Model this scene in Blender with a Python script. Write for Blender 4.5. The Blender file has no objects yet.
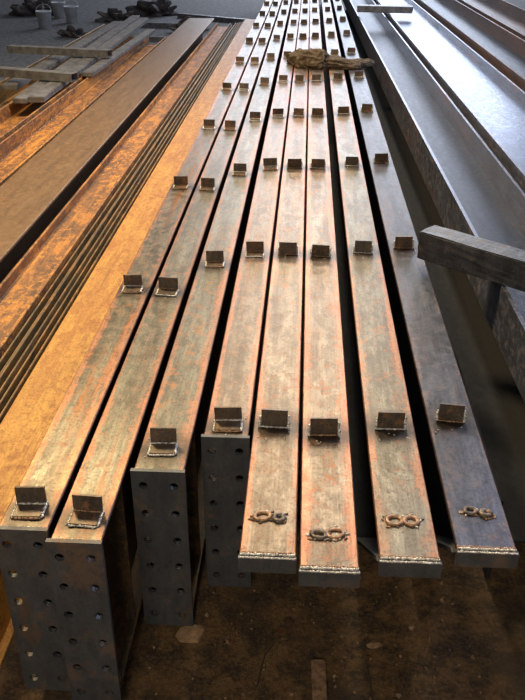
import bpy, bmesh, math, random
from mathutils import Vector, Matrix
from mathutils import noise as mn
random.seed(7)
D = bpy.data
scene = bpy.context.scene
try:
    scene.view_settings.view_transform = 'Standard'
    scene.view_settings.look = 'None'
except Exception: pass

# ------------------------------------------------------------------ materials
def new_mat(name):
    m = D.materials.new(name); m.use_nodes = True
    nt = m.node_tree
    return m, nt, nt.nodes['Principled BSDF']

def N(nt, t, **kw):
    n = nt.nodes.new(t)
    for k, v in kw.items(): setattr(n, k, v)
    return n

def mathn(nt, op, a, b=None, clamp=False):
    n = N(nt, 'ShaderNodeMath', operation=op); n.use_clamp = clamp
    for i, v in enumerate((a, b)):
        if v is None: continue
        if isinstance(v, (int, float)): n.inputs[i].default_value = v
        else: nt.links.new(v, n.inputs[i])
    return n.outputs[0]

def mixc(nt, fac, a, b):
    n = N(nt, 'ShaderNodeMix', data_type='RGBA')
    if isinstance(fac, (int, float)): n.inputs[0].default_value = fac
    else: nt.links.new(fac, n.inputs[0])
    for i, v in ((6, a), (7, b)):
        if isinstance(v, tuple): n.inputs[i].default_value = (*v, 1)
        else: nt.links.new(v, n.inputs[i])
    return n.outputs[2]

def ramp(nt, fac, lo, hi, a=0.0, b=1.0):
    n = N(nt, 'ShaderNodeMapRange'); n.clamp = True
    nt.links.new(fac, n.inputs[0])
    for i, v in enumerate((lo, hi, a, b)): n.inputs[i + 1].default_value = v
    return n.outputs[0]

def noise(nt, vec, scale, detail=6, rough=0.6, sc=(1, 1, 1)):
    mp = N(nt, 'ShaderNodeMapping'); mp.inputs['Scale'].default_value = sc
    nt.links.new(vec, mp.inputs[0])
    n = N(nt, 'ShaderNodeTexNoise'); n.inputs['Scale'].default_value = scale
    n.inputs['Detail'].default_value = detail; n.inputs['Roughness'].default_value = rough
    nt.links.new(mp.outputs[0], n.inputs['Vector'])
    return n.outputs[0]

def coords(nt):
    tc = N(nt, 'ShaderNodeTexCoord'); oi = N(nt, 'ShaderNodeObjectInfo')
    ad = N(nt, 'ShaderNodeVectorMath', operation='ADD')
    nt.links.new(tc.outputs['Object'], ad.inputs[0])
    nt.links.new(mathn(nt, 'MULTIPLY', oi.outputs['Random'], 37.0), ad.inputs[1])
    return tc.outputs['Object'], ad.outputs[0]

def steel(name, base, dark, rust, edge=None, half=0.08, rust_amt=0.5, metal=0.5, rough=0.42, bump=0.25, edge_lo=0.5, heat=None, scratch=0.35, blotch=None, blotch_amt=.85, rs=24, grime=.55):
    m, nt, b = new_mat(name)
    raw, v = coords(nt)
    n1 = noise(nt, v, 6, 8, 0.7, (3, 0.35, 1))
    n2 = noise(nt, v, rs, 10, 0.78, (1, 0.8, 1))
    n3 = noise(nt, v, 110, 5, 0.7, (1, 0.8, 1))
    n4 = noise(nt, v, 2.6, 8, 0.7, (5, 0.22, 2))
    n5 = noise(nt, v, 10, 6, 0.75, (16, 0.22, 6))
    n6 = noise(nt, v, 7, 12, 0.8, (1.6, .7, 1.6))
    n7 = noise(nt, v, 1.1, 4, 0.6, (2.5, .6, 1))        # large-scale variation along each beam
    c = mixc(nt, ramp(nt, n1, 0.36, 0.64), base, dark)
    c = mixc(nt, mathn(nt, 'MULTIPLY', ramp(nt, n5, 0.5, 0.66), scratch), c, tuple(x * .45 for x in dark))
    c = mixc(nt, mathn(nt, 'MULTIPLY', ramp(nt, n5, 0.44, 0.3), scratch), c, tuple(min(1, x * 1.6) for x in base))
    if blotch:
        c = mixc(nt, ramp(nt, n6, 0.50, 0.56, 0, blotch_amt), c, blotch)
        c = mixc(nt, ramp(nt, n6, 0.45, 0.38, 0, blotch_amt * .8), c, tuple(x * .6 for x in dark))
    ra = mathn(nt, 'MULTIPLY', ramp(nt, n7, 0.38, 0.6, .35, 1.5), rust_amt)
    c = mixc(nt, mathn(nt, 'MULTIPLY', ramp(nt, n2, 0.53, 0.60), ra, True), c, rust)
    c = mixc(nt, mathn(nt, 'MULTIPLY', ramp(nt, n4, 0.55, 0.64), ra, True), c, rust)
    rustmask = ramp(nt, n2, 0.5, 0.62)
    if edge:
        sx = N(nt, 'ShaderNodeSeparateXYZ'); nt.links.new(raw, sx.inputs[0])
        ax = mathn(nt, 'DIVIDE', mathn(nt, 'ABSOLUTE', sx.outputs[0]), half)
        wob = mathn(nt, 'ADD', ax, mathn(nt, 'MULTIPLY', mathn(nt, 'SUBTRACT', n4, 0.5), 1.0))
        wob = mathn(nt, 'ADD', wob, mathn(nt, 'MULTIPLY', mathn(nt, 'SUBTRACT', n2, 0.5), 1.1))
        wob = mathn(nt, 'ADD', wob, mathn(nt, 'MULTIPLY', mathn(nt, 'SUBTRACT', n6, 0.5), 1.0))
        wob = mathn(nt, 'ADD', wob, mathn(nt, 'MULTIPLY', mathn(nt, 'SUBTRACT', n7, 0.5), 0.6))
        e = ramp(nt, wob, edge_lo, edge_lo + 0.26)
        e = mathn(nt, 'MULTIPLY', e, ramp(nt, n5, 0.38, 0.58, 1.0, 0.35))
        c = mixc(nt, e, c, edge)
        c = mixc(nt, ramp(nt, ax, .93, .985, 0, .6), c, tuple(x * .5 for x in edge))
    if heat:
        cy, sp = heat
        f = mathn(nt, 'FRACT', mathn(nt, 'ADD', mathn(nt, 'DIVIDE', mathn(nt, 'SUBTRACT', sx.outputs[1], cy), sp), 0.5))
        d = mathn(nt, 'MULTIPLY', mathn(nt, 'ABSOLUTE', mathn(nt, 'SUBTRACT', f, 0.5)), sp)
        d = mathn(nt, 'ADD', d, mathn(nt, 'MULTIPLY', mathn(nt, 'SUBTRACT', n2, 0.5), 0.12))
        c = mixc(nt, ramp(nt, d, 0.02, 0.13, 0.85, 0.0), c, (.035, .025, .020))
    c = mixc(nt, mathn(nt, 'MULTIPLY', ramp(nt, n3, 0.52, 0.64), grime), c, tuple(x * 0.25 for x in dark))
    nt.links.new(c, b.inputs['Base Color'])
    nt.links.new(ramp(nt, rustmask, 0, 1, metal, metal * .4), b.inputs['Metallic'])
    r = mathn(nt, 'ADD', mathn(nt, 'MULTIPLY', n2, 0.6), rough - 0.30)
    nt.links.new(r, b.inputs['Roughness'])
    bp = N(nt, 'ShaderNodeBump'); bp.inputs['Strength'].default_value = bump
    bp.inputs['Distance'].default_value = 0.004
    nt.links.new(mathn(nt, 'ADD', n2, mathn(nt, 'MULTIPLY', n3, .4)), bp.inputs['Height']); nt.links.new(bp.outputs[0], b.inputs['Normal'])
    return m

def plain(name, c1, c2, scale=20, metal=0.0, rough=0.8, bump=0.3, dist=0.01, sc=(1, 1, 1)):
    m, nt, b = new_mat(name)
    raw, v = coords(nt)
    n = noise(nt, v, scale, 8, 0.7, sc)
    nt.links.new(mixc(nt, ramp(nt, n, 0.38, 0.62), c1, c2), b.inputs['Base Color'])
    b.inputs['Metallic'].default_value = metal; b.inputs['Roughness'].default_value = rough
    bp = N(nt, 'ShaderNodeBump'); bp.inputs['Strength'].default_value = bump
    bp.inputs['Distance'].default_value = dist
    nt.links.new(n, bp.inputs['Height']); nt.links.new(bp.outputs[0], b.inputs['Normal'])
    return m

P_olive = ((.26, .235, .18), (.12, .10, .076), (.30, .125, .045), (.45, .19, .095))
P_green = ((.25, .235, .185), (.115, .10, .077), (.30, .125, .045), (.41, .17, .09))
P_brown = ((.255, .205, .16), (.12, .09, .065), (.36, .145, .055), (.47, .185, .10))
P_blue = ((.105, .107, .125), (.05, .05, .06), (.16, .085, .06), (.19, .12, .10))
M_plate = steel('plate_steel', (.095, .10, .108), (.06, .064, .072), (.17, .095, .05), rust_amt=0.35, rough=0.5, metal=.3, rs=7, scratch=.12, grime=.3)
M_cleat = steel('cleat_steel', (.16, .125, .095), (.085, .065, .05), (.32, .14, .055), rust_amt=0.6)
M_weld = plain('weld_bead', (.90, .87, .80), (.34, .30, .26), 90, 0.5, 0.35, 0.4, 0.003)
M_weldr = plain('weld_rust', (.52, .32, .19), (.17, .09, .045), 90, 0.4, 0.5, 0.4, 0.003)
M_yellow = steel('rusty_yellow', (.66, .35, .06), (.46, .20, .035), (.26, .085, .015), rust_amt=0.5, metal=0.1, rough=0.52, bump=0.8, blotch=(.38, .145, .022), blotch_amt=.75)
M_orange = steel('rusty_orange', (.30, .125, .035), (.12, .06, .028), (.72, .31, .045), rust_amt=0.75, metal=0.05, rough=0.6, bump=0.8, blotch=(.58, .235, .035), blotch_amt=.75)
M_flatbr = steel('brown_flange', (.24, .145, .07), (.17, .10, .05), (.28, .13, .05), rust_amt=0.35, metal=0.3, rough=0.5, scratch=.15)
M_edge = steel('rust_groove', (.24, .16, .06), (.09, .065, .035), (.55, .28, .06), rust_amt=0.6, metal=0.2, rough=0.5, blotch=(.34, .165, .04))
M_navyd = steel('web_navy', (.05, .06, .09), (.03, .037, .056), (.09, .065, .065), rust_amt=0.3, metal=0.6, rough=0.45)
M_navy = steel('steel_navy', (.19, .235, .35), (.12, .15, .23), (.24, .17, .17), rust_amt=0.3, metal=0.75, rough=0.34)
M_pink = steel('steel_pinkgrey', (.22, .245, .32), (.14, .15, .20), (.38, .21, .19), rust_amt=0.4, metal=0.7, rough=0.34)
M_dkbr = steel('steel_darkbrown', (.15, .09, .07), (.08, .055, .055), (.28, .13, .06), rust_amt=0.6, metal=0.3, rough=0.5)
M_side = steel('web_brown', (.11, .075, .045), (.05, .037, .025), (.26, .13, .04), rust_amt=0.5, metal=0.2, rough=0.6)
M_black = steel('gap_shade_black', (.012, .012, .014), (.007, .007, .008), (.02, .012, .008), rust_amt=0.3, metal=0.1, rough=0.8)  # near-black colour that paints the shade between and under beams
M_grey = plain('grey_primer', (.27, .265, .26), (.13, .12, .115), 9, 0.3, 0.45)
M_timber = steel('grey_bar', (.155, .16, .175), (.085, .087, .095), (.20, .125, .08), rust_amt=.25, metal=.5, rough=.42, bump=.5, scratch=.08, blotch=(.06, .058, .06), blotch_amt=.5)
M_sack = plain('burlap', (.19, .135, .085), (.055, .04, .028), 26, 0, 0.95, 0.9, 0.012)
M_white = plain('bucket_plastic', (.85, .85, .83), (.6, .6, .6), 8, 0, 0.5, 0.1)
M_dark = plain('dark_clutter', (.05, .045, .045), (.12, .09, .07), 8, 0, 0.8)
M_wood = plain('sleeper_wood', (.12, .075, .045), (.05, .035, .025), 14, 0, 0.85)
M_chip = plain('scrap_chip', (.32, .20, .11), (.13, .07, .04), 40, 0, 0.85)
M_pale = plain('pale_scrap', (.42, .27, .15), (.22, .13, .07), 30, 0, 0.85)
M_wall = plain('wall_paint', (.20, .22, .25), (.13, .14, .17), 2, 0, 0.85)

m, nt, b = new_mat('shop_floor'); M_floor = m
tc = N(nt, 'ShaderNodeTexCoord'); v = tc.outputs['Object']
a1 = noise(nt, v, 1.6, 8, 0.65); a2 = noise(nt, v, 9, 12, 0.82); a3 = noise(nt, v, 60, 8, 0.85)
dirt = mixc(nt, ramp(nt, a2, 0.44, 0.57), (.26, .145, .055), (.06, .038, .022))
dirt = mixc(nt, mathn(nt, 'MULTIPLY', ramp(nt, a3, 0.52, 0.60), 0.7), dirt, (.36, .21, .09))
dirt = mixc(nt, mathn(nt, 'MULTIPLY', ramp(nt, a3, 0.46, 0.40), 0.7), dirt, (.03, .022, .016))
dirt = mixc(nt, mathn(nt, 'MULTIPLY', ramp(nt, a1, 0.50, 0.60), 0.75), dirt, (.05, .036, .025))
conc = mixc(nt, ramp(nt, a2, 0.40, 0.60), (.24, .23, .22), (.06, .058, .056))
sx = N(nt, 'ShaderNodeSeparateXYZ'); nt.links.new(v, sx.inputs[0])
zone = ramp(nt, mathn(nt, 'ADD', sx.outputs[1], mathn(nt, 'MULTIPLY', a1, 4)), 9, 13)
nt.links.new(mixc(nt, zone, dirt, conc), b.inputs['Base Color'])
b.inputs['Roughness'].default_value = 0.75
bp = N(nt, 'ShaderNodeBump'); bp.inputs['Strength'].default_value = 1.0; bp.inputs['Distance'].default_value = 0.03
nt.links.new(mathn(nt, 'ADD', a2, mathn(nt, 'MULTIPLY', a3, 0.4)), bp.inputs['Height']); nt.links.new(bp.outputs[0], b.inputs['Normal'])

# ------------------------------------------------------------------ mesh helpers
def add_obj(name, bm, mats, loc=(0, 0, 0), rotz=0):
    me = D.meshes.new(name)
    bmesh.ops.recalc_face_normals(bm, faces=bm.faces)
    bm.to_mesh(me); bm.free()
    for mm in mats: me.materials.append(mm)
    o = D.objects.new(name, me); scene.collection.objects.link(o)
    o.location = loc; o.rotation_euler = (0, 0, rotz)
    return o

def box(bm, c, s, mi=0, rot=None, bev=0):
    r = bmesh.ops.create_cube(bm, size=1)
    M = Matrix.Translation(c) @ (rot if rot else Matrix.Identity(4)) @ Matrix.Diagonal((*s, 1))
    bmesh.ops.transform(bm, matrix=M, verts=r['verts'])
    for f in {f for v in r['verts'] for f in v.link_faces}: f.material_index = mi
    return r['verts']

def bead(bm, p0, p1, r, mi, step=None, jit=0.25):
    p0 = Vector(p0); p1 = Vector(p1); L = (p1 - p0).length
    n = max(2, int(L / (step or r * 1.1)))
    for i in range(n + 1):
        p = p0.lerp(p1, i / n) + Vector([random.uniform(-jit, jit) * r for _ in range(3)])
        rr = r * random.uniform(0.75, 1.3)
        q = bmesh.ops.create_icosphere(bm, subdivisions=1, radius=rr, matrix=Matrix.Translation(p))
        for f in {f for v in q['verts'] for f in v.link_faces}: f.material_index = mi; f.smooth = True

def extrude(bm, prof, y0, y1, mi=0, shear=0.0, ztop=0.75, side=None):
    rings = []
    for s in range(2):
        y = y0 if s == 0 else y1
        rings.append([bm.verts.new((x, y + (shear * (ztop - z) if s == 0 else 0), z)) for x, z in prof])
    n = len(prof)
    for i in range(n):
        f = bm.faces.new((rings[0][i], rings[0][(i + 1) % n], rings[1][(i + 1) % n], rings[1][i])); f.material_index = mi
        if side is not None and max(prof[i][1], prof[(i + 1) % n][1]) < ztop - .010: f.material_index = side  # faces below the top flange take a darker colour, painting gap shade
    for r in rings:
        f = bm.faces.new(r); f.material_index = mi

def i_prof(w, z0, z1, tf=.014, tw=.010, c=.003):
    a, t = w / 2, tw / 2
    return [(-a, z0), (a, z0), (a, z0 + tf), (t, z0 + tf), (t, z1 - tf), (a, z1 - tf), (a, z1 - c), (a - c, z1), (-a + c, z1), (-a, z1 - c), (-a, z1 - tf), (-t, z1 - tf), (-t, z0 + tf), (-a, z0 + tf)]

def h_side(x0, x1, z0, z1, tf=.018, tw=.012, drop=0):
    zm = (z0 + z1) / 2 - drop; t = tw / 2
    return [(x0, z0), (x0 + tf, z0), (x0 + tf, zm - t), (x1 - tf, zm - t), (x1 - tf, z0), (x1, z0), (x1, z1), (x1 - tf, z1), (x1 - tf, zm + t), (x0 + tf, zm + t), (x0 + tf, z1), (x0, z1)]

def holed_plate(bm, w, z0, z1, y, th, rows, r, mi):
    K = 16
    ch = (z1 - z0) / rows
    for ci in range(2):
        for ri in range(rows):
            cx = (-w / 4 if ci == 0 else w / 4)
            za, zb = z0 + ri * ch, z0 + (ri + 1) * ch
            hx = cx + (-1 if ci == 0 else 1) * 0.006; hz = (za + zb) / 2
            rings = []
            for yy in (y, y + th):
                inner, outer = [], []
                for k in range(K):
                    a = 2 * math.pi * k / K + math.pi / 4
                    c, s = math.cos(a), math.sin(a)
                    inner.append(bm.verts.new((hx + r * c, yy, hz + r * s)))
                    q = 1 / max(abs(c), abs(s))
                    outer.append(bm.verts.new((cx + c * q * w / 4, yy, hz + s * q * ch / 2)))
                rings.append((inner, outer))
            for k in range(K):
                k2 = (k + 1) % K
                for (inn, out) in rings:
                    f = bm.faces.new((inn[k], inn[k2], out[k2], out[k])); f.material_index = mi
                for j in (0, 1):
                    f = bm.faces.new((rings[0][j][k], rings[0][j][k2], rings[1][j][k2], rings[1][j][k])); f.material_index = mi
    bmesh.ops.remove_doubles(bm, verts=bm.verts, dist=1e-5)

def torus(bm, c, R, r, mi, rot=None, n=24, m=8, sz=1.0, wob=0, ex=1.0, ey=1.0, ang=0.0):
    vs = []
    ca, sa = math.cos(ang), math.sin(ang)
    for i in range(n):
        a = 2 * math.pi * i / n
        ring = []
        rr = r * (1 + random.uniform(-wob, wob))
        for j in range(m):
            b_ = 2 * math.pi * j / m
            p = Vector(((R * ex + rr * math.cos(b_)) * math.cos(a), (R * ey + rr * math.cos(b_)) * math.sin(a), rr * math.sin(b_) * sz))
            p = Vector((p.x * ca - p.y * sa, p.x * sa + p.y * ca, p.z))
            if rot: p = rot @ p
            ring.append(bm.verts.new(p + Vector(c)))
        vs.append(ring)
    for i in range(n):
        for j in range(m):
            f = bm.faces.new((vs[i][j], vs[(i + 1) % n][j], vs[(i + 1) % n][(j + 1) % m], vs[i][(j + 1) % m]))
            f.material_index = mi; f.smooth = True

TOP, BOT, FAR = .75, .10, 23.0
# per-beam welded lugs: (dx, dy, R, tube, stretch_x, stretch_y, angle, material)
lugs = {
    4: [(-.022, .004, .019, .0065, 1.25, .9, .2, 3), (.028, -.002, .014, .0085, 1.0, 1.0, 0, 4)],
    5: [(-.024, -.004, .017, .007, 1.2, .85, -.3, 4), (.024, .004, .019, .006, 1.25, .95, .25, 3)],
    6: [(-.024, 0, .021, .0065, 1.05, .95, 0, 3), (.025, .001, .020, .007, 1.0, .9, 0, 3)],
    7: [(-.020, .006, .016, .0065, 1.0, .9, 0, 4), (.024, -.004, .012, .010, 1.0, 1.0, 0, 4)],
}
beams = [
    (-.805, 1.765, .150, 1.875, 1.61, 'L', P_olive),
    (-.635, 1.720, .150, 1.850, 1.61, 'L', P_green),
    (-.450, 2.060, .165, 2.21, 1.60, 'L', P_green),
    (-.250, 2.262, .155, 2.36, 1.60, 'L', P_brown),
    (-.078, 1.695, .160, 2.34, 1.61, 'P', P_brown),
    (.096, 1.650, .165, 2.30, 1.63, 'P', P_brown),
    (.323, 1.700, .170, 2.35, 1.64, 'P', P_olive),
    (.546, 1.750, .170, 2.41, 1.66, 'P', P_blue),
]
for bi, (bx, ye, w, cy, sp, kind, pal) in enumerate(beams):
    deep = kind == 'L'
    mat = steel('beam_steel', *pal, half=w / 2, rust_amt=.6 if bi < 7 else .3, metal=.7, rough=.40, heat=(cy - (.03 if deep else 0), sp), edge_lo=(.64, .66, .70, .60, .62, .58, .68, .85)[bi], scratch=.35, blotch=tuple(x * .7 for x in pal[1]), blotch_amt=.6)
    bm = bmesh.new()
    shear = 0 if deep else 1.25
    if deep:
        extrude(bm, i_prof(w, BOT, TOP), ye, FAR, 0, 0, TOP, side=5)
        holed_plate(bm, w + .012, .065, TOP + .012, ye - .016, .0155, 6, .0145, 1)
        bead(bm, (-w / 2 + .006, ye + .003, TOP + .003), (w / 2 - .006, ye + .003, TOP + .003), .005, 2)
        box(bm, (w / 4, ye + .30, (TOP + BOT) / 2), (w / 2 - .01, .01, TOP - BOT - .03), 5)
    else:
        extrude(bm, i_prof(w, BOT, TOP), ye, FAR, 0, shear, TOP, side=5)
        pr = [(-w / 2, BOT - .01), (w / 2, BOT - .01), (w / 2, TOP - .06), (-w / 2, TOP - .06)]
        lo = [bm.verts.new((x, ye + shear * (TOP - z) - d, z)) for d in (0.001, .022) for x, z in pr]
        for q in ((0, 1, 2, 3), (4, 5, 6, 7), (0, 1, 5, 4), (1, 2, 6, 5), (2, 3, 7, 6), (3, 0, 4, 7)):
            f = bm.faces.new([lo[i] for i in q]); f.material_index = 1
        nh = .052
        box(bm, (0, ye - .007, TOP - nh / 2), (w + .004, .014, nh), 1)
        bead(bm, (-w / 2 + .002, ye - .010, TOP + .000), (w / 2 - .002, ye - .010, TOP + .000), .0035, 2)
        bead(bm, (-w / 2 + .004, ye + .002, TOP + .002), (w / 2 - .004, ye + .002, TOP + .002), .0042, 2)
        bead(bm, (-w / 2 + .004, ye + .010, TOP), (w / 2 - .004, ye + .010, TOP), .0045, 3)
        yy = ye + (.16 if bi != 5 else .14); ox = random.uniform(-.006, .006)
        for (dx, dy, R_, rt, ex, ey, an, mi_) in lugs[bi]:
            torus(bm, (ox + dx, yy + dy, TOP + .003), R_, rt, mi_, sz=.8, wob=.22, ex=ex, ey=ey, ang=an)
            for k in range(10):
                a = random.uniform(0, 6.28); rad = R_ + random.uniform(.006, .014)
                p = (ox + dx + rad * ex * math.cos(a), yy + dy + rad * ey * math.sin(a), TOP + .001)
                bead(bm, p, (p[0] + random.uniform(-.01, .01), p[1] + random.uniform(-.006, .006), p[2]), .0035, random.choice((2, 3, 4)))
    k = 0; y = cy
    while y < FAR - .5:
        ang = math.radians(random.uniform(-5, 5)); tilt = math.radians(random.uniform(-9, 5)); lean = math.radians(random.uniform(-2, 2))
        cw = .092 * random.uniform(.95, 1.05); chh = .068
        T = Matrix.Translation((random.uniform(-.008, .008), y, TOP)) @ Matrix.Rotation(ang, 4, 'Z') @ Matrix.Rotation(lean, 4, 'Y')
        def addb(c, s, mi, tl=0):
            vs = box(bm, (0, 0, 0), (1, 1, 1), mi)
            bmesh.ops.transform(bm, matrix=T @ Matrix.Rotation(tl, 4, 'X') @ Matrix.Translation(c) @ Matrix.Diagonal((*s, 1)), verts=vs)
        addb((0, 0, chh / 2 - .002), (cw, .008, chh), 4, tilt)
        if deep: addb((.0, -.032, .005), (cw * .9, .062, .009), 4)
        if k < 8:
            w2 = cw / 2
            if deep:
                pts = [((-w2, -.06, .004), (-w2, .0, .004)), ((w2, -.06, .004), (w2, 0, .004)), ((-w2 * .9, -.066, .004), (w2 * .9, -.066, .004)), ((-w2 * .9, -.006, .011), (w2 * .9, -.006, .011))]
            else:
                pts = [((-w2 - .004, -.008, .004), (-w2 - .003, .004, .034)), ((w2 + .004, -.008, .004), (w2 + .003, .004, .042)), ((-w2, -.009, .003), (w2, -.009, .003))]
            for j, (p, q) in enumerate(pts):
                bead(bm, T @ Vector(p), T @ Vector(q), .0055 if j < 2 else .0038, 2 if j < 2 else random.choice((2, 3)))
            for _ in range(8):
                p = T @ Vector((random.uniform(-.06, .06), random.uniform(-.09, .03), .001))
                bead(bm, p, p + Vector((.002, 0, 0)), .002, 2)
        y += sp; k += 1
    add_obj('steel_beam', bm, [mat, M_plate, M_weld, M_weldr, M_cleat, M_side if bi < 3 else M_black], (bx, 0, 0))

for yy in (3.4, 9.0, 15.0, 20.5):
    bm = bmesh.new()
    box(bm, (-.19, yy, .049), (1.62, .16, .098)); bmesh.ops.bevel(bm, geom=bm.edges[:], offset=.008, segments=2, affect='EDGES')
    add_obj('timber_sleeper', bm, [M_wood])

# ------------------------------------------------------------------ left stack
def long_beam(name, prof, y0, y1, mats, rot=0, mi=0, loc=(0, 0, 0)):
    bm = bmesh.new(); extrude(bm, prof, y0, y1, mi)
    bmesh.ops.recalc_face_normals(bm, faces=bm.faces)
    bmesh.ops.bevel(bm, geom=[e for e in bm.edges if e.is_manifold and e.calc_face_angle(0) > .5], offset=.003, segments=1, affect='EDGES')
    return add_obj(name, bm, mats, loc, rot)

long_beam('rusty_box_girder', [(-1.255, .0), (-1.03, .0), (-1.03, .012), (-1.06, .012), (-1.06, .438), (-1.03, .438), (-1.03, .45), (-1.255, .45), (-1.255, .438), (-1.225, .438), (-1.225, .012), (-1.255, .012)], -.5, 16.8, [M_yellow])
def chan(x0, x1, z0, z1, t=.01):
    return [(x0, z0), (x1, z0), (x1, z1), (x1 - t, z1), (x1 - t, z0 + t), (x0 + t, z0 + t), (x0 + t, z1), (x0, z1)]
for i, (x0, x1, z1) in enumerate(((-1.312, -1.265, .46), (-1.368, -1.318, .485), (-1.425, -1.374, .475))):
    long_beam('rusty_channel', chan(x0, x1, 0, z1), -.4 + .1 * i, 16.3 - .3 * i, [M_edge])
long_beam('rusty_h_beam', h_side(-1.70, -1.44, .22, .50, drop=-.07), -.5, 15.8, [M_orange])
long_beam('rusty_h_beam', h_side(-1.70, -1.44, 0.0, .215), -.5, 15.8, [M_orange])
long_beam('brown_wide_flange_beam', [(x - 1.955, z) for x, z in i_prof(.47, 0, .60, .018, .014)], -.5, 15.6, [M_flatbr])
long_beam('rusty_h_beam', h_side(-2.68, -2.28, .27, .55), 1.0, 13.6, [M_orange])
long_beam('rusty_h_beam', h_side(-2.68, -2.28, 0, .265), 1.0, 13.6, [M_orange])
long_beam('rusty_h_beam', h_side(-3.14, -2.74, .27, .55), 1.0, 14.5, [M_orange])
long_beam('rusty_h_beam', h_side(-3.14, -2.74, 0, .265), 1.0, 14.5, [M_edge])
long_beam('rusty_h_beam', h_side(-3.75, -3.22, 0, .5), 2.0, 15.5, [M_edge])

def bar(name, cx, cy, z, L, w, h, rot, mat):
    bm = bmesh.new(); t = .008
    o = [(-w / 2, -h / 2), (w / 2, -h / 2), (w / 2, h / 2), (-w / 2, h / 2)]
    i_ = [(x * (1 - 2 * t / w), zz * (1 - 2 * t / h)) for x, zz in o]
    R = [[bm.verts.new((x, yy, zz)) for x, zz in p] for yy in (-L / 2, L / 2) for p in (o, i_)]
    for k in range(4):
        k2 = (k + 1) % 4
        for q in ((R[0][k], R[0][k2], R[2][k2], R[2][k]), (R[1][k], R[1][k2], R[3][k2], R[3][k]), (R[0][k], R[0][k2], R[1][k2], R[1][k]), (R[2][k], R[2][k2], R[3][k2], R[3][k])):
            bm.faces.new(q)
    return add_obj(name, bm, [mat], (cx, cy, z + h / 2), rot)
def flat(name, cx, cy, z, L, w, h, rot, mat):
    bm = bmesh.new(); box(bm, (0, 0, 0), (w, L, h)); bmesh.ops.bevel(bm, geom=bm.edges[:], offset=.006, segments=2, affect='EDGES')
    return add_obj(name, bm, [mat], (cx, cy, z + h / 2), rot)
for a in ((-2.92, 12.0, .555, 7.0, .17, .06, .02), (-3.12, 12.2, .555, 7.5, .15, .05, .03), (-3.45, 12.4, .505, 6.0, .18, .06, .0), (-2.64, 12.0, .555, 4.0, .14, .05, -.02)):
    flat('grey_flat_bar', *a, M_grey)
for a in ((-3.45, 9.6, .625, 1.7, .14, .09, 1.25), (-3.35, 11.2, .625, 1.5, .14, .09, 1.35)):
    bar('grey_steel_tube', *a, M_grey)

# ------------------------------------------------------------------ right stack
rr = math.radians(0.7)
def rbeam(name, x0, x1, z0, z1, y0, y1, mats, tf=.02, drop=0):
    bm = bmesh.new(); extrude(bm, [(x - 1.0, z) for x, z in h_side(x0, x1, z0, z1, tf, drop=drop)], y0 - 3, y1 - 3, 0)
    bmesh.ops.recalc_face_normals(bm, faces=bm.faces)
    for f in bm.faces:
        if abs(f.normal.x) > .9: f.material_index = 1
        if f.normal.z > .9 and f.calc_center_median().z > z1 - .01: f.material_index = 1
    return add_obj(name, bm, mats, (1.0, 3, 0), rr)
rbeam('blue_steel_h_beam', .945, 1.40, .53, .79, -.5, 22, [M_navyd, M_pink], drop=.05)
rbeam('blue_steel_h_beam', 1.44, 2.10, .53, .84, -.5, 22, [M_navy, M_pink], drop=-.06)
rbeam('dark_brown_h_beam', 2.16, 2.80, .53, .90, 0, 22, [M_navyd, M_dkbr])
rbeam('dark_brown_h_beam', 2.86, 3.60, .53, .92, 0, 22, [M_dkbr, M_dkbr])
long_beam('added_shade_h_beam', h_side(.76, 1.28, .005, .40), 2.4, 21, [M_black])  # added low beam, coloured black to stand in for shade in the gap
long_beam('added_shade_h_beam', h_side(1.36, 2.0, .005, .40), 2.4, 21, [M_black])
long_beam('added_shade_h_beam', h_side(2.1, 2.8, .005, .40), 2.4, 21, [M_black])
for yy in (2.6, 8.5, 14.0, 19.5):
    bm = bmesh.new()
    box(bm, (0, 0, .4675), (2.55, .16, .115)); bmesh.ops.bevel(bm, geom=bm.edges[:], offset=.008, segments=2, affect='EDGES')
    add_obj('timber_packer', bm, [M_black], (2.27 - (yy - 3) * .0122, yy, 0), rr)

bm = bmesh.new()
box(bm, (.45, 0, 0), (.95, .14, .145)); bmesh.ops.bevel(bm, geom=bm.edges[:], offset=.006, segments=2, affect='EDGES')
bmesh.ops.subdivide_edges(bm, edges=[e for e in bm.edges if e.calc_length() > .05], cuts=6, use_grid_fill=True)
for v_ in bm.verts: v_.co += Vector([random.uniform(-.0015, .0015) for _ in range(3)])
add_obj('squared_steel_bar', bm, [M_timber], (.640, 3.86, .865), math.radians(-41))
bar('grey_spacer_bar', 1.25, 14.4, .845, .9, .22, .10, math.radians(80), M_grey)

# burlap sack -------------------------------------------------------
bm = bmesh.new()
def lump(c, s, seed, rotz=0):
    q = bmesh.ops.create_icosphere(bm, subdivisions=5, radius=1)
    R = Matrix.Rotation(rotz, 3, 'Z')
    for v_ in q['verts']:
        p = v_.co.copy()
        fold = abs(mn.noise(Vector((p.x * 1.2 + p.y, p.y * 5, p.z * 4 + seed))))
        d = 1 + .30 * mn.noise(p * 1.5 + Vector((seed, 0, 0))) + .45 * (.3 - fold) + .06 * mn.noise(p * 10)
        p = Vector((p.x * s[0], p.y * s[1], p.z * s[2])) * d
        v_.co = R @ p + Vector(c)
        v_.co.z = max(v_.co.z, .752)
        for f in v_.link_faces: f.smooth = True
lump((-.08, 9.80, .80), (.12, .22, .10), 1, .5)
lump((.07, 9.60, .82), (.19, .11, .13), 5, -.35)
lump((.33, 9.58, .79), (.24, .09, .07), 21, -.12)
lump((.60, 9.70, .79), (.17, .09, .05), 9, .6)
lump((.20, 9.90, .79), (.24, .08, .05), 12, .1)
add_obj('burlap_sack', bm, [M_sack])

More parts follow.
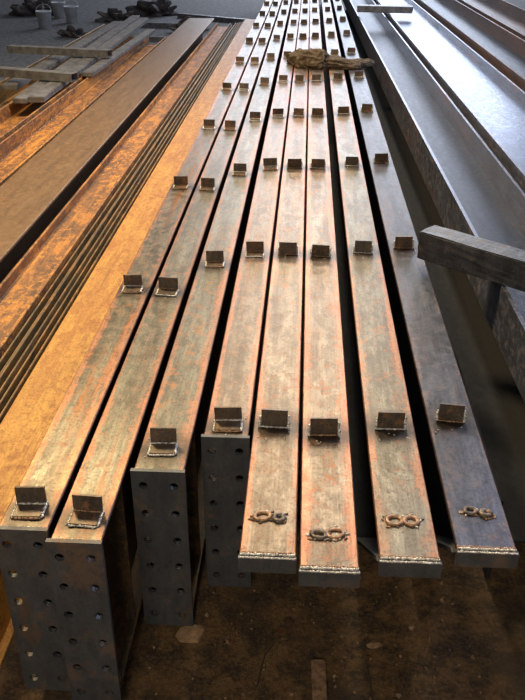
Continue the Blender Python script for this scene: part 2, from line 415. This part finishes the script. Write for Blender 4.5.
# ------------------------------------------------------------------ floor debris
bm = bmesh.new()
for i in range(560):
    x = random.uniform(-1.0, .68); y = random.uniform(1.7, 3.2)
    if abs(x - .095) < .05 and y < 2.0: continue
    s = random.uniform(.002, .006) * (1.8 if random.random() < .1 else 1)
    q = bmesh.ops.create_icosphere(bm, subdivisions=1, radius=s, matrix=Matrix.Translation((x, y, s * .4)))
    for v_ in q['verts']: v_.co += Vector([random.uniform(-.4, .4) * s for _ in range(3)])
add_obj('gravel_debris', bm, [M_chip])
def slab(name, loc, size, rot, mat):
    bm = bmesh.new(); n = 9
    pts = [(math.cos(a) * random.uniform(.65, 1.15), math.sin(a) * random.uniform(.65, 1.15)) for a in [2 * math.pi * i / n for i in range(n)]]
    t = [bm.verts.new((x * size[0], y * size[1], size[2] * random.uniform(.6, 1.2))) for x, y in pts]
    b_ = [bm.verts.new((x * size[0] * 1.05, y * size[1] * 1.05, 0)) for x, y in pts]
    cc = bm.verts.new((0, 0, size[2] * 1.3))
    for i in range(n):
        bm.faces.new((t[i], t[(i + 1) % n], b_[(i + 1) % n], b_[i])); bm.faces.new((t[i], t[(i + 1) % n], cc))
    return add_obj(name, bm, [mat], loc, rot)
slab('bark_scrap', (-.375, 2.06, .001), (.06, .04, .014), .4, M_pale)
slab('bark_scrap', (-.03, 2.12, .001), (.05, .025, .01), 1.0, M_cleat)
slab('bark_scrap', (.30, 2.05, .001), (.03, .015, .01), .3, M_chip)
bm = bmesh.new(); box(bm, (0, 0, .012), (.05, .26, .024)); bmesh.ops.bevel(bm, geom=bm.edges[:], offset=.004, segments=2, affect='EDGES')
add_obj('flat_steel_offcut', bm, [M_chip], (.095, 1.83, 0), .03)
def rod(name, pts, r, mat):
    cu = D.curves.new(name, 'CURVE'); cu.dimensions = '3D'; cu.bevel_depth = r; cu.bevel_resolution = 3
    sp = cu.splines.new('POLY'); sp.points.add(len(pts) - 1)
    for p, q in zip(sp.points, pts): p.co = (*q, 1)
    cu.materials.append(mat); o = D.objects.new(name, cu); scene.collection.objects.link(o); return o
rod('bent_wire', [(.27, 1.75, .004), (.275, 1.85, .004), (.26, 1.98, .004)], .003, M_cleat)
rod('bent_wire', [(.47, 2.0, .004), (.50, 2.08, .004), (.51, 2.2, .004)], .003, M_chip)
rod('bent_wire', [(-.12, 1.85, .004), (-.10, 1.98, .004), (-.03, 2.1, .004)], .003, M_cleat)

# ------------------------------------------------------------------ buckets & clutter, top left
def bucket(loc):
    bm = bmesh.new(); n = 28
    rings = []
    for r, z in ((.13, 0), (.165, .34), (.175, .34), (.175, .36), (.158, .36), (.125, .02)):
        rings.append([bm.verts.new((r * math.cos(2 * math.pi * i / n), r * math.sin(2 * math.pi * i / n), z)) for i in range(n)])
    for a, b_ in zip(rings, rings[1:]):
        for i in range(n):
            f = bm.faces.new((a[i], a[(i + 1) % n], b_[(i + 1) % n], b_[i])); f.smooth = True
    bm.faces.new(rings[0]); bm.faces.new(rings[-1])
    torus(bm, (0, 0, .34), .178, .004, 0, Matrix.Rotation(1.0, 3, 'X'), 24, 6)
    return add_obj('plastic_bucket', bm, [M_white], loc)
bucket((-5.9, 18.9, 0)); bucket((-5.55, 19.9, 0)); bucket((-6.1, 20.8, 0))
for (x, y, s) in ((-4.6, 20.3, .35), (-3.9, 21.6, .5), (-2.6, 18.4, .35), (-6.9, 21.5, .5), (-1.5, 18.4, .25), (-4.9, 17.6, .25)):
    bm = bmesh.new()
    bmesh.ops.create_icosphere(bm, subdivisions=4, radius=1)
    sd = random.uniform(0, 50)
    for v_ in bm.verts:
        p = v_.co.copy(); v_.co = Vector((p.x * s, p.y * s * .8, (p.z + .3) * s * .5)) * (1 + .9 * mn.noise(p * 2.2 + Vector((sd, 0, 0))))
        v_.co.z = max(0, v_.co.z)
    add_obj('scrap_heap', bm, [M_dark], (x, y, 0))
for a in ((-2.6, 17.0, 0, 1.8, .08, .08, 1.4), (-3.7, 19.2, 0, 1.5, .1, .1, 1.4), (-2.2, 20.4, 0, 2.4, .1, .1, 1.0)):
    bar('scrap_pipe', *a, M_grey)

# ------------------------------------------------------------------ shell
def plane(name, pts, mat):
    bm = bmesh.new(); bm.faces.new([bm.verts.new(p) for p in pts])
    me = D.meshes.new(name); bm.to_mesh(me); bm.free(); me.materials.append(mat)
    o = D.objects.new(name, me); scene.collection.objects.link(o)
plane('floor', [(-14, -8, 0), (14, -8, 0), (14, 34, 0), (-14, 34, 0)], M_floor)
plane('wall_back', [(-14, 34, 0), (14, 34, 0), (14, 34, 3.0), (-14, 34, 3.0)], M_wall)
plane('wall_left', [(-14, -8, 0), (-14, 34, 0), (-14, 34, 5), (-14, -8, 5)], M_wall)
plane('wall_right', [(14, -8, 0), (14, 34, 0), (14, 34, 5), (14, -8, 5)], M_wall)

# ------------------------------------------------------------------ light
def area(name, loc, target, sx, sy, power, col):
    l = D.lights.new(name, 'AREA'); l.shape = 'RECTANGLE'; l.size = sx; l.size_y = sy; l.energy = power; l.color = col
    o = D.objects.new(name, l); scene.collection.objects.link(o); o.location = loc
    o.rotation_euler = (Vector(target) - Vector(loc)).to_track_quat('-Z', 'Y').to_euler()
area('warm_high_bay_left', (-3.0, 6.5, 6.5), (-.8, 3, 0), 1.2, 1.2, 600, (1.0, .75, .40))
area('warm_high_bay_centre', (.1, 8.6, 6.2), (.1, 5, 0), .8, 1.4, 210, (1.0, .86, .63))
area('warm_fill_far', (-.2, 14.5, 6.4), (0, 8, 0), .8, 1.6, 200, (1.0, .86, .64))  # unseen fill, added to brighten the middle stretch of the beams
area('fill_behind_camera', (-.6, -2.5, 3.6), (0, 3, .2), 1.6, 1.2, 110, (1.0, .86, .66))  # unseen fill added behind the camera to lift floor and end plates
area('doorway_daylight', (2.0, 31, 5.5), (0, 8, 0), 12, 5, 1500, (.74, .83, 1.0))
area('skylight_right', (6.5, 10, 6.5), (1.5, 7, 0), 3, 9, 700, (.52, .65, 1.0))
w = D.worlds.new('World'); scene.world = w; w.use_nodes = True
w.node_tree.nodes['Background'].inputs[0].default_value = (.62, .63, .68, 1)
w.node_tree.nodes['Background'].inputs[1].default_value = .16

c = D.cameras.new('Camera'); co = D.objects.new('Camera', c); scene.collection.objects.link(co)
co.location = (0, 0, 2.35); co.rotation_euler = (math.radians(61.1), 0, math.radians(3.1))
c.lens = 41.14; c.sensor_width = 36; c.clip_end = 200
scene.camera = co
